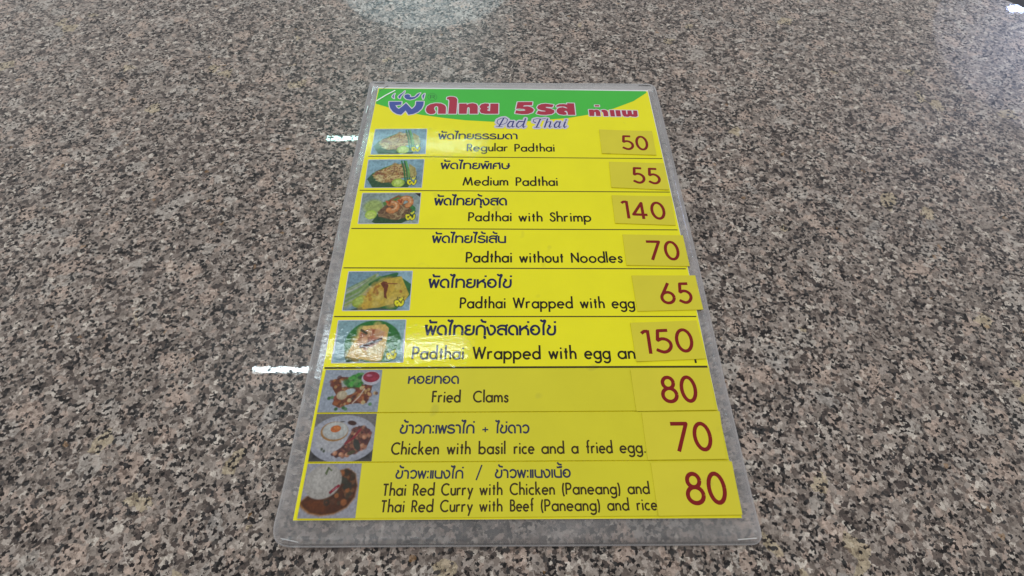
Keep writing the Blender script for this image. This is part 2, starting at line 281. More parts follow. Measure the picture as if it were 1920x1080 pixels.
def granite():
    mt, n, l, b = mat('polished_granite')
    p = pos_mm(n, l)
    def warped(amount, sc, off=(0, 0, 0)):
        t = noise(n, l, p, sc, 3, .6)
        v = n.new('ShaderNodeVectorMath'); v.operation = 'SUBTRACT'; l.new(t.outputs['Color'], v.inputs[0]); v.inputs[1].default_value = (.5, .5, .5)
        w = n.new('ShaderNodeVectorMath'); w.operation = 'SCALE'; w.inputs['Scale'].default_value = amount; l.new(v.outputs[0], w.inputs[0])
        a = n.new('ShaderNodeVectorMath'); l.new(p, a.inputs[0]); l.new(w.outputs[0], a.inputs[1])
        c = n.new('ShaderNodeVectorMath'); l.new(a.outputs[0], c.inputs[0]); c.inputs[1].default_value = off
        return c.outputs[0]
    def cells(vec, size, rnd=1.0):
        v = n.new('ShaderNodeTexVoronoi'); v.inputs['Scale'].default_value = 1.0 / size; v.inputs['Randomness'].default_value = rnd
        l.new(vec, v.inputs['Vector'])
        s = n.new('ShaderNodeSeparateColor'); l.new(v.outputs['Color'], s.inputs[0])
        return s.outputs
    w1 = warped(4.2, .33); w2 = warped(2.6, .6, (31, 17, 5)); w3 = warped(6.0, .16, (77, 3, 9))
    A = cells(w1, 2.7)
    base = ramp(n, l, A[0], [(0, (.075, .053, .045)), (.08, (.135, .102, .086)), (.18, (.210, .169, .144)), (.35, (.270, .223, .192)), (.56, (.312, .262, .230)), (.72, (.358, .280, .236)), (.84, (.395, .338, .296)), (.95, (.49, .43, .375))], 'CONSTANT')
    # coarse feldspar crystals: pinkish, grey, now and then ochre
    B = cells(w3, 9.5)
    pale = ramp(n, l, B[1], [(0, (.45, .345, .285)), (.45, (.42, .375, .335)), (.82, (.46, .375, .25)), (.92, (.33, .30, .275))], 'CONSTANT')
    sel = ramp(n, l, B[0], [(0, (0,) * 3), (.86, (.58,) * 3)], 'CONSTANT')
    c = mixc(n, l, sel, base, pale)
    # smoky quartz grains
    Cc = cells(w2, 1.3)
    c = mixc(n, l, 1.0, c, ramp(n, l, Cc[0], [(0, (.46, .42, .40)), (.11, (.76, .75, .74)), (.36, (1.0,) * 3), (.84, (1.16, 1.16, 1.16))], 'CONSTANT'), 'MULTIPLY')
    # black mica in loose clusters
    cl = noise(n, l, p, .07, 3, .7)
    thr = ramp(n, l, cl.outputs[0], [(.38, (.08,) * 3), (.64, (.42,) * 3)])
    Mi = cells(warped(1.9, .8, (5, 61, 2)), 1.42)
    dark = math_(n, l, 'LESS_THAN', Mi[0], thr)
    tone = ramp(n, l, Mi[1], [(0, (.008, .007, .009)), (.6, (.026, .020, .020)), (.8, (.065, .052, .047))], 'CONSTANT')
    c = mixc(n, l, math_(n, l, 'MULTIPLY', dark, .95), c, tone)
    # rare rusty specks
    Ru = cells(warped(2.0, .5, (15, 8, 22)), 2.2)
    c = mixc(n, l, math_(n, l, 'MULTIPLY', math_(n, l, 'GREATER_THAN', Ru[0], .9985), .45), c, (.32, .18, .07))
    # faint cloudiness inside the grains
    c = mixc(n, l, 1.0, c, ramp(n, l, noise(n, l, p, 1.3, 3, .6).outputs[0], [(.3, (.84,) * 3), (.7, (1.10,) * 3)]), 'MULTIPLY')
    gm = n.new('ShaderNodeGamma'); gm.inputs['Gamma'].default_value = 1.22; l.new(c, gm.inputs['Color'])
    c = mixc(n, l, 1.0, gm.outputs[0], (1.35, 1.375, 1.43), 'MULTIPLY')
    l.new(c, b.inputs['Base Color'])
    b.inputs['Roughness'].default_value = .30
    b.inputs['Specular IOR Level'].default_value = .20
    # mica takes no polish, so reflections break up over it
    pol = ramp(n, l, math_(n, l, 'MULTIPLY', dark, math_(n, l, 'GREATER_THAN', Mi[2], .35)), [(0, (.65,) * 3), (1, (.02,) * 3)])
    l.new(pol, b.inputs['Coat Weight'])
    b.inputs['Coat Roughness'].default_value = .016
    bp = n.new('ShaderNodeBump'); bp.inputs['Strength'].default_value = 1.0; bp.inputs['Distance'].default_value = MM
    hh = math_(n, l, 'MULTIPLY', noise(n, l, p, .5, 2, .5).outputs[0], .0055)
    l.new(hh, bp.inputs['Height']); l.new(bp.outputs[0], b.inputs['Coat Normal'])
    return mt
M['granite'] = granite()

def pouch_mat():
    mt, n, l, b = mat('milky_plastic_film')
    out = n['Material Output']; n.remove(b)
    p = pos_mm(n, l)
    t = noise(n, l, p, .10, 3, .6)
    h = math_(n, l, 'MULTIPLY', t.outputs[0], .22)
    bp = n.new('ShaderNodeBump'); bp.inputs['Distance'].default_value = MM; l.new(h, bp.inputs['Height'])
    rf = n.new('ShaderNodeBsdfRefraction'); rf.inputs['Roughness'].default_value = .25; rf.inputs['IOR'].default_value = 1.3
    rf.inputs['Color'].default_value = (.97, .97, .98, 1)
    tr = n.new('ShaderNodeBsdfTransparent')
    df = n.new('ShaderNodeBsdfDiffuse'); df.inputs['Color'].default_value = (.76, .715, .725, 1)
    gl = n.new('ShaderNodeBsdfGlossy'); gl.inputs['Roughness'].default_value = .12; l.new(bp.outputs[0], gl.inputs['Normal'])
    fr = n.new('ShaderNodeFresnel'); fr.inputs['IOR'].default_value = 1.45
    m1 = n.new('ShaderNodeMixShader'); m1.inputs[0].default_value = .46; l.new(rf.outputs[0], m1.inputs[1]); l.new(tr.outputs[0], m1.inputs[2])
    m2 = n.new('ShaderNodeMixShader'); l.new(m1.outputs[0], m2.inputs[1]); l.new(df.outputs[0], m2.inputs[2])
    lw = n.new('ShaderNodeLayerWeight'); lw.inputs['Blend'].default_value = .5
    hz = math_(n, l, 'MULTIPLY', lw.outputs['Facing'], .50)
    l.new(math_(n, l, 'ADD', hz, ramp(n, l, noise(n, l, p, .05, 3, .6).outputs[0], [(.3, (.04,) * 3), (.7, (.12,) * 3)])), m2.inputs[0])
    m3 = n.new('ShaderNodeMixShader'); l.new(fr.outputs[0], m3.inputs[0]); l.new(m2.outputs[0], m3.inputs[1]); l.new(gl.outputs[0], m3.inputs[2])
    l.new(m3.outputs[0], out.inputs['Surface'])
    return mt
M['pouch'] = pouch_mat()

def simple(name, col, rough=.4, metal=0.0):
    mt, n, l, b = mat(name)
    b.inputs['Base Color'].default_value = (*col, 1); b.inputs['Roughness'].default_value = rough; b.inputs['Metallic'].default_value = metal
    return mt
M['steel'] = simple('staple_steel', (.62, .62, .62), .28, 1.0)
M['shaded_steel'] = simple('shaded_staple_steel', (.10, .095, .09), .4, 1.0)  # same steel for the shadowed staples, their shade put into the colour
M['crease'] = simple('creased_film', (.86, .88, .84), .25)
def rim_mat():
    mt, n, l, b = mat('film_rim')
    out = n['Material Output']
    b.inputs['Base Color'].default_value = (.66, .62, .63, 1); b.inputs['Roughness'].default_value = .16
    tr = n.new('ShaderNodeBsdfTransparent'); m = n.new('ShaderNodeMixShader'); m.inputs[0].default_value = .24
    l.new(tr.outputs[0], m.inputs[1]); l.new(b.outputs[0], m.inputs[2]); l.new(m.outputs[0], out.inputs['Surface'])
    return mt
M['rim'] = rim_mat()
M['floor'] = simple('dark_floor', (.012, .010, .011), .6)

# ---------------------------------------------------------------- setting: granite tabletop and the dark floor below it
def tabletop():
    x1, y1, r = 457.5, 281.5, 36.0
    ol = [(-900, -420), (x1 + 6, -420)]
    for i in range(13):
        a = math.pi / 2 * i / 12
        ol.append((x1 + 6 - r + r * math.cos(a), y1 + 6 - r + r * math.sin(a)))
    ol.append((-900, y1 + 6))
    bm = bmesh.new()
    top = [bm.verts.new((a * MM, b * MM, 0)) for a, b in ol]
    f = bm.faces.new(top)
    ex = bmesh.ops.extrude_face_region(bm, geom=[f])
    vs = [v for v in ex['geom'] if isinstance(v, bmesh.types.BMVert)]
    bmesh.ops.translate(bm, vec=(0, 0, -.022), verts=vs)
    bmesh.ops.recalc_face_normals(bm, faces=bm.faces)
    ed = [e for e in bm.edges if all(abs(v.co.z) < 1e-6 for v in e.verts)]
    bmesh.ops.bevel(bm, geom=ed, offset=.004, segments=3, affect='EDGES', profile=.5)
    me = bpy.data.meshes.new('tabletop'); bm.to_mesh(me); bm.free()
    o = link('tabletop', me, M['granite']); o['kind'] = 'structure'
    o['label'] = 'polished grey and pink speckled granite tabletop'
tabletop()
fl = link('floor', mesh_from('floor', [(-4000, -4000, -750), (4000, -4000, -750), (4000, 4000, -750), (-4000, 4000, -750)], [[0, 1, 2, 3]]), M['floor'])
fl['kind'] = 'structure'

# ---------------------------------------------------------------- the menu
menu = bpy.data.objects.new('laminated_menu', None); COL.objects.link(menu)
menu.empty_display_size = .05
menu['label'] = 'yellow laminated noodle menu with green header and red prices lying on the granite table'
menu['category'] = 'menu'

def pouch_lift(x, y):
    d = math.hypot(x + 108, y + 155)
    e = math.hypot(x - 108, y + 155)
    g = math.hypot(x + 108, y - 155)
    return 1.6 * math.exp(-(d / 15) ** 2) + .7 * math.exp(-(e / 14) ** 2) + .8 * math.exp(-(g / 22) ** 2) + .12 * math.sin(x * .11 + y * .05) * math.sin(y * .083)
po = rounded(D['pouch'], [4, 7, 6, 10], 8)
vs, fs = slab(po, 1.75, 2.1, lambda x, y: pouch_lift(x, y) if (abs(x) > 100 or abs(y) > 145) else 0.0)
pouch = link('plastic_pouch', mesh_from('plastic_pouch', vs, fs), M['pouch'], menu, True)
# the welded edge of the film: a narrow, milkier bead all round
def edge_bead():
    ol = dense(po, 4.0); n = len(ol)
    if signed(ol) < 0: ol = ol[::-1]
    v = []; f = []
    for i, q in enumerate(ol):
        a, b = ol[i - 1], ol[(i + 1) % n]
        d = Vector((b[0] - a[0], b[1] - a[1])).normalized(); nx = Vector((-d.y, d.x))
        L = pouch_lift(*q) + zf(*q)
        for off, z in ((-.15, .7), (-.10, 2.15), (.18, 2.20), (.55, 2.12)):
            v.append((q[0] + nx.x * off, q[1] + nx.y * off, z + L))
    for i in range(n):
        j = (i + 1) % n
        for k in range(3): f.append([i * 4 + k, j * 4 + k, j * 4 + k + 1, i * 4 + k + 1])
    return mesh_from('welded_edge', v, f)

link('welded_edge', edge_bead(), M['rim'], pouch, True)

def bar(name, a, b, w, h, z, mt, parent):
    A, B = Vector((*a, 0)), Vector((*b, 0)); d = (B - A).normalized(); nx = Vector((-d.y, d.x, 0)) * w / 2
    # legs bend down at both ends like a closed staple
    prof = [(A, z - .5), (A + d * .35, z + h * .75), (A + d * .9, z + h), (B - d * .9, z + h), (B - d * .35, z + h * .75), (B, z - .5)]
    v = []; f = []
    for q, zz in prof:
        zq = zz + zf(q.x, q.y)
        for s, dz in ((1, 0), (-1, 0), (-1, -w * .8), (1, -w * .8)):
            v.append((q.x + nx.x * s, q.y + nx.y * s, zq + dz))
    for i in range(len(prof) - 1):
        for k in range(4):
            f.append([i * 4 + k, i * 4 + (k + 1) % 4, i * 4 + 4 + (k + 1) % 4, i * 4 + 4 + k])
    f.append([0, 1, 2, 3]); f.append([len(v) - 1, len(v) - 2, len(v) - 3, len(v) - 4])
    me = mesh_from(name, v, f)
    bm = bmesh.new(); bm.from_mesh(me); bmesh.ops.recalc_face_normals(bm, faces=bm.faces); bm.to_mesh(me); bm.free()
    return link(name, me, mt, parent)
for k, (a, b) in D['staples']:
    o = bar('staple', a, b, .40, .30, 2.55, M['steel'] if k else M['shaded_steel'], menu)
    if not k: o['label'] = 'staple with painted shade'

# page: a white sheet of card whose printed field is yellow, a hair inside the edge
PZ = 2.75
vs, fs = slab(D['page'], 2.52, PZ)
page = link('menu_page', mesh_from('menu_page', vs, fs), M['white_paper'], menu)
tl, tr, br, bl = [Vector(q) for q in D['page']]
def inset(t, r_, b_, l_):
    ux = (tr - tl).normalized(); uy = (tl - bl).normalized()
    return [tuple(tl + ux * l_ - uy * t), tuple(tr - ux * r_ - uy * t), tuple(br - ux * .04 + uy * b_), tuple(bl + ux * .03 + uy * b_)]
yl = inset(1.3, .40, .04, .15)
F = Flat()
# subdivide the field in bands so that it follows the bow
N = 40
def lerp(a, b, t): return (a[0] + (b[0] - a[0]) * t, a[1] + (b[1] - a[1]) * t)
for i in range(N):
    t0, t1 = i / N, (i + 1) / N
    F.add([[lerp(yl[0], yl[3], t0), lerp(yl[1], yl[2], t0), lerp(yl[1], yl[2], t1), lerp(yl[0], yl[3], t1)]], PZ + .025)
F.build('yellow_print', M['yellow'], page)
F = Flat(); F.add([D['header']], PZ + .05)
header = F.build('header_band', M['green'], menu)
for a, b in D['lines']:
    F = Flat()
    k = 12; w = .55 if a[1] < -70 else .34
    F.add(stroke([lerp(a, b, i / k) for i in range(k + 1)], w), PZ + .05)
    F.build('row_rule', M['rule'], page)

def outlined(polys, r):
    out = []
    for p in polys:
        out.append(p); out += stroke(p + [p[0]], r, True)
    return out
def lettering(name, polys, r, fill, outline):
    F = Flat()
    F.add(outlined(polys, r), PZ + .075, 1)
    F.add(polys, PZ + .10, 0)
    return F.build(name, [fill, outline], header)
lettering('bowl_logo', D['logo'], .75, M['blue'], M['outline'])
lettering('title_lettering', D['title'], .72, M['red'], M['outline'])
lettering('place_lettering', D['place'], .62, M['red'], M['outline'])
F = Flat()
for k, q in enumerate(D['mark']): F.add(stroke(q, .28 if k < 2 else .14), PZ + .075)
F.build('registered_mark', M['mark'], header)
F = Flat()
fat = []
for k, q in D['script']: fat += stroke(q, 1.75, True)
F.add(fat, PZ + .125, 1)
thin = []
for k, q in D['script']: thin += stroke(q, .50 if k else .24, True)
F.add(thin, PZ + .15, 0)
F.build('script_lettering', [M['scriptblue'], M['lilac']], header)

# ------------------------------------------------ stroke alphabets (cap height / consonant height = 1)
def A(cx, cy, rx, ry, a0, a1, n=14):
    return [(cx + rx * math.cos(math.radians(a0 + (a1 - a0) * i / n)), cy + ry * math.sin(math.radians(a0 + (a1 - a0) * i / n))) for i in range(n + 1)]
def O(cx, cy, rx, ry, n=22): return A(cx, cy, rx, ry, 0, 360, n)
def S(pts, k=4):
    out = []
    P = [pts[0]] + list(pts) + [pts[-1]]
    for i in range(1, len(P) - 2):
        p0, p1, p2, p3 = P[i - 1:i + 3]
        for j in range(k):
            t = j / k
            out.append(tuple(.5 * (2 * p1[c] + (p2[c] - p0[c]) * t + (2 * p0[c] - 5 * p1[c] + 4 * p2[c] - p3[c]) * t * t + (3 * p1[c] - p0[c] - 3 * p2[c] + p3[c]) * t ** 3) for c in (0, 1)))
    out.append(tuple(pts[-1]))
    return out
XH, AS, DS = .64, 1.13, -.34
arch = lambda x0, x1, top=.585, sp=.33: [(x0, 0), (x0, sp)] + A((x0 + x1) / 2, sp, (x1 - x0) / 2, top - sp, 180, 0, 10) + [(x1, 0)]
bowl = lambda cx=.32: O(cx, .31, .265, .275)
LAT = {
 'a': [bowl(), [(.585, 0), (.585, XH)]], 'b': [[(.055, 0), (.055, AS)], bowl(.32)], 'c': [A(.32, .31, .265, .275, 48, 312)],
 'd': [bowl(), [(.585, 0), (.585, AS)]], 'e': [[(.06, .32), (.575, .32)] + A(.32, .31, .265, .275, 4, 318, 20)],
 'f': [[(.16, 0), (.16, .92)] + A(.30, .92, .14, .16, 180, 75, 8), [(.0, .575), (.32, .575)]],
 'g': [bowl(), [(.585, XH), (.585, -.06)] + A(.325, -.06, .26, .23, 0, -150, 12)],
 'h': [[(.055, 0), (.055, AS)], arch(.055, .46)], 'i': [[(.055, 0), (.055, XH - .02)], ('dot', .055, .86, .075)],
 'k': [[(.055, 0), (.055, AS)], [(.40, .62), (.09, .30)], [(.19, .39), (.47, 0)]], 'l': [[(.055, 0), (.055, AS)]],
 'm': [[(.055, 0), (.055, XH - .02)], arch(.055, .40), arch(.40, .745)], 'n': [[(.055, 0), (.055, XH - .02)], arch(.055, .46)],
 'o': [bowl()], 'p': [[(.055, DS), (.055, XH)], bowl(.32)], 'r': [[(.055, 0), (.055, XH - .02)], A(.26, .36, .205, .225, 180, 62, 8)],
 's': [S([(.35, .50), (.27, .575), (.15, .57), (.085, .48), (.13, .38), (.27, .29), (.345, .19), (.29, .07), (.16, .035), (.04, .14)])],
 't': [[(.14, 0), (.14, .86)], [(0, .575), (.28, .575)]],
 'u': [[(.055, XH - .02), (.055, .28)] + A(.2575, .28, .2025, .24, 180, 360, 10) + [(.46, XH - .02)], [(.46, 0), (.46, .3)]],
 'w': [[(.02, XH - .02), (.2, .05), (.365, .56), (.53, .05), (.71, XH - .02)]], 'y': [[(.02, XH - .02), (.25, .07)], [(.48, XH - .02), (.12, DS)]],
 'B': [[(.055, 0), (.055, 1)], [(.055, .95), (.25, .95)] + A(.25, .74, .19, .21, 90, -90, 10) + [(.055, .53)], [(.25, .53)] + A(.26, .29, .24, .24, 90, -90, 10) + [(.055, .05)]],
 'C': [A(.48, .5, .43, .46, 48, 312, 18)], 'F': [[(.055, 0), (.055, 1)], [(.055, .95), (.44, .95)], [(.055, .55), (.41, .55)]],
 'M': [[(.02, 0), (.20, .94), (.45, .12), (.70, .94), (.88, 0)]], 'N': [[(.055, 0), (.055, .92), (.60, .08), (.60, 1)]],
 'P': [[(.055, 0), (.055, 1)], [(.055, .95), (.26, .95)] + A(.26, .70, .235, .25, 90, -90, 12) + [(.055, .45)]],
 'R': [[(.055, 0), (.055, 1)], [(.055, .95), (.24, .95)] + A(.24, .71, .21, .24, 90, -90, 12) + [(.055, .47)], [(.24, .47), (.48, 0)]],
 'S': [S([(.44, .80), (.36, .92), (.23, .95), (.11, .86), (.11, .70), (.22, .58), (.36, .47), (.44, .32), (.40, .13), (.25, .05), (.12, .10), (.03, .25)])],
 'T': [[(0, .95), (.50, .95)], [(.25, 0), (.25, .95)]], 'W': [[(.02, 1), (.26, .07), (.48, .92), (.70, .07), (.96, 1)]],
 '(': [A(.50, .42, .42, .85, 138, 222, 10)], ')': [A(-.30, .42, .42, .85, 42, -42, 10)], '.': [('dot', .06, .065, .075)],
 '0': [O(.29, .5, .245, .45)], '1': [[(.0, .86), (.10, .945), (.22, .945)], [(.22, .99), (.22, 0)]], '4': [[(.44, 0), (.44, .90), (.05, .235), (.62, .235)]],
 '5': [[(.50, .95), (.17, .95), (.12, .53)], S([(.115, .53), (.26, .60), (.42, .56), (.53, .42), (.53, .24), (.42, .09), (.26, .05), (.05, .16)])],
 '6': [O(.31, .30, .255, .255), [(.40, 1.0), (.10, .44)]], '7': [[(.0, .95), (.51, .95), (.14, 0)]], '8': [O(.29, .74, .195, .21), O(.29, .29, .25, .245)],
}
# Thai, in the loopless style of the print; marks carry no advance
TH = {
 'ผ': (1.0, [[(.22, .90), (.03, .92), (.25, .07), (.49, .86), (.72, .07), (.96, .93)]]),
 'พ': (1.0, [[(.03, .93), (.26, .07), (.49, .86), (.72, .07), (.96, .93)]]),
 'ด': (.97, [S([(.52, .08), (.34, .10), (.14, .28), (.10, .52), (.20, .78), (.46, .92), (.70, .86), (.84, .66), (.86, .45), (.86, 0)])]),
 'ไ': (.46, [S([(.22, 0), (.23, .6), (.26, .98), (.36, 1.22), (.42, 1.38), (.34, 1.43), (.18, 1.34), (.0, 1.47)])]),
 'ท': (.98, [[(.11, 0), (.11, .92), (.22, .92)], S([(.12, .66), (.28, .85), (.52, .92), (.76, .82), (.86, .58), (.86, 0)])]),
 'ก': (.98, [S([(.11, 0), (.11, .50), (.20, .80), (.48, .92), (.76, .82), (.86, .55), (.86, 0)])]),
 'ย': (1.0, [S([(.56, .90), (.34, .92), (.16, .82), (.18, .62), (.34, .54), (.54, .53)]), S([(.34, .54), (.14, .40), (.12, .20), (.30, .08), (.58, .08), (.80, .20), (.87, .44), (.87, .95)])]),
 'ธ': (.94, [S([(.80, .84), (.56, .93), (.26, .89), (.11, .74), (.20, .60), (.48, .56), (.76, .48), (.85, .28), (.72, .11), (.44, .07), (.13, .10)]), [(.12, .08), (.12, .44)]]),
 'ร': (.90, [S([(.78, .82), (.56, .93), (.28, .89), (.12, .74), (.21, .60), (.48, .53), (.74, .44), (.83, .26), (.68, .10), (.42, .07), (.18, .13), (.08, .24)])]),
 'ม': (1.0, [[(.20, .95), (.20, .10)], S([(.06, .09), (.48, .08), (.76, .14), (.87, .40), (.87, .95)])]),
 'า': (.66, [S([(.04, .90), (.26, .92), (.46, .82), (.53, .58), (.53, 0)])]),
 'เ': (.26, [[(.12, 0), (.12, .96)]]), 'แ': (.50, [[(.12, 0), (.12, .96)], [(.36, 0), (.36, .96)]]),
 'ศ': (.98, [S([(.11, 0), (.11, .50), (.20, .80), (.48, .92), (.76, .82), (.86, .55), (.86, 0)]), [(.16, .46), (.50, .50)], [(.60, .93), (.92, .97)]]),
 'ษ': (1.04, [S([(.11, .95), (.11, .42), (.20, .16), (.48, .07), (.76, .17), (.86, .44), (.86, .95)]), [(.58, .46), (1.04, .50)]]),
 'ง': (.88, [S([(.02, .82), (.16, .40), (.28, .10), (.50, .09), (.72, .30), (.77, .60), (.62, .86), (.32, .92)])]),
 'ส': (.99, [S([(.08, .72), (.26, .88), (.50, .93), (.84, .90), (.98, .99)]), [(.87, .90), (.87, 0)], S([(.54, .08), (.32, .09), (.12, .24), (.14, .46), (.34, .60), (.60, .60), (.84, .46)])]),
 'น': (.98, [S([(.11, .95), (.11, .38), (.22, .13), (.48, .08), (.86, .09)]), [(.86, 0), (.86, .95)]]),
 'ห': (.98, [[(.11, 0), (.11, .95)], [(.11, .42), (.44, .72), (.82, .93)], S([(.50, .72), (.72, .64), (.85, .44), (.86, 0)])]),
 'อ': (.98, [O(.48, .50, .39, .42), [(.11, .50), (.42, .54)]]),
 'ข': (.92, [S([(.20, .95), (.34, .80), (.18, .62), (.09, .36), (.20, .13), (.44, .07), (.68, .15), (.79, .42), (.79, .95)])]),
 'ว': (.90, [S([(.10, .74), (.26, .89), (.50, .92), (.74, .76), (.79, .46), (.66, .16), (.40, .07), (.15, .17)])]),
 'ะ': (.34, [[(.06, .80), (.26, .80)], [(.06, .14), (.26, .14)]]),
 '+': (.62, [[(.06, .48), (.56, .48)], [(.31, .1), (.31, .86)]]), '/': (.5, [[(.02, -.05), (.48, 1.1)]]),
}
MARK = {  # drawn relative to the right edge of the consonant before it
 'ั': [[(-.70, 1.50), (-.60, 1.24), (.02, 1.24)]], 'ิ': [[(-.64, 1.17), (-.10, 1.17)]],
 'ื': [[(-.66, 1.17), (-.06, 1.17)], [(-.28, 1.17), (-.28, 1.32)], [(-.10, 1.17), (-.10, 1.32)]],
 '้': [[(-.56, 1.54), (-.40, 1.32), (-.04, 1.26)]], '่': [[(-.15, 1.18), (-.15, 1.36)]], 'ุ': [[(-.30, -.12), (-.16, -.14), (-.13, -.34)]],
}
def layout(text, gap=.115):
    """glyph strokes laid out along x, in cap-height units"""
    out = []; x = 0.0; hi = False
    for ch in text:
        if ch in LAT:
            g = LAT[ch]; xs = []
            for s in g: xs += [s[1] - s[3] * .6, s[1] + s[3] * .6] if s[0] == 'dot' else [q[0] for q in s]
            x -= min(xs)
            for s in g: out.append(('dot', s[1] + x, s[2], s[3]) if s[0] == 'dot' else [(a + x, b) for a, b in s])
            x += max(xs) + gap + .10
        elif ch in MARK:
            dy = .20 if (ch == '้' and hi) else 0.0
            for s in MARK[ch]: out.append([(a + x, b + dy) for a, b in s])
            hi = ch in 'ิืั'
            continue
        else:
            w, g = TH[ch]
            for s in g: out.append([(a + x, b) for a, b in s])
            x += w + .05
        hi = False
    return out
def place(text, x0, y0, x1, y1, cap, weight, ang=0.0):
    st = layout(text)
    h = cap * weight / 2 * (.55 if text == '/' else 1.0)
    xs = []
    for s in st: xs += [s[1]] if s[0] == 'dot' else [q[0] for q in s]
    lo, hi = min(xs), max(xs)
    sx = (x1 - x0 - 2 * h) / max(hi - lo, 1e-3)
    def T(q):
        t = (q[0] - lo) * sx
        return (x0 + h + t, y0 + (y1 - y0) * t / max(x1 - x0, 1e-3) + q[1] * cap)
    polys = []
    for s in st:
        if s[0] == 'dot': polys.append(disc(T((s[1], s[2])), s[3] * cap, 12))
        else: polys += stroke([T(q) for q in s], h)
    return polys
def text_part(name, words, weight, z, mt, parent):
    F = Flat()
    for w in words:
        for g in [w]: F.add(place(*w, weight), z)
    return F.build(name, mt, parent)

# paper strips glued over the lower rows
SZ = 3.5
strips = []
for q in D['strips']:
    vs, fs = slab(q, PZ + .06, SZ, None, 7, 9)
    strips.append(link('paper_strip', mesh_from('paper_strip', vs, fs), M['strip'], menu))
for k in range(9):
    on = k >= 6
    par = strips[k - 6] if on else page
    z = SZ + .03 if on else PZ + .055
    text_part('thai_lettering', D['thai'][k], .21, z, M['strip_navy'] if on else M['navy'], par)
    text_part('english_lettering', D['english'][k], .152, z + .012, M['strip_ink'] if on else M['ink'], par)

# price stickers
for k, q in enumerate(D['stickers']):
    z0 = SZ + .05 if k > 5 else PZ + .09
    z1 = z0 + (.26 if k > 5 else .42)
    rnd = random.Random(k)
    c = [sum(p[i] for p in q) / 4 for i in (0, 1)]
    cu = [rnd.uniform(0, .25) for _ in range(4)]
    ex = lambda x, y, q=q, cu=cu: sum(a * math.exp(-(math.hypot(x - p[0], y - p[1]) / 5) ** 2) for a, p in zip(cu, q))
    vs, fs = slab(q, z0, z1, ex, 4, 4)
    st = link('price_sticker', mesh_from('price_sticker', vs, fs), M['sticker'], menu)
    s, x0, x1, y0, cap, sl = D['prices'][k]
    F = Flat(); F.add(place(s, x0, y0 - sl * (x1 - x0) / 2, x1, y0 + sl * (x1 - x0) / 2, cap, .132), z1 + .05)
    F.build('price_digits', M['price_red'], st)

F = Flat(); F.add(stroke(D['crease'][0], .52), PZ + .35)
F.build('film_crease', M['crease'], menu)

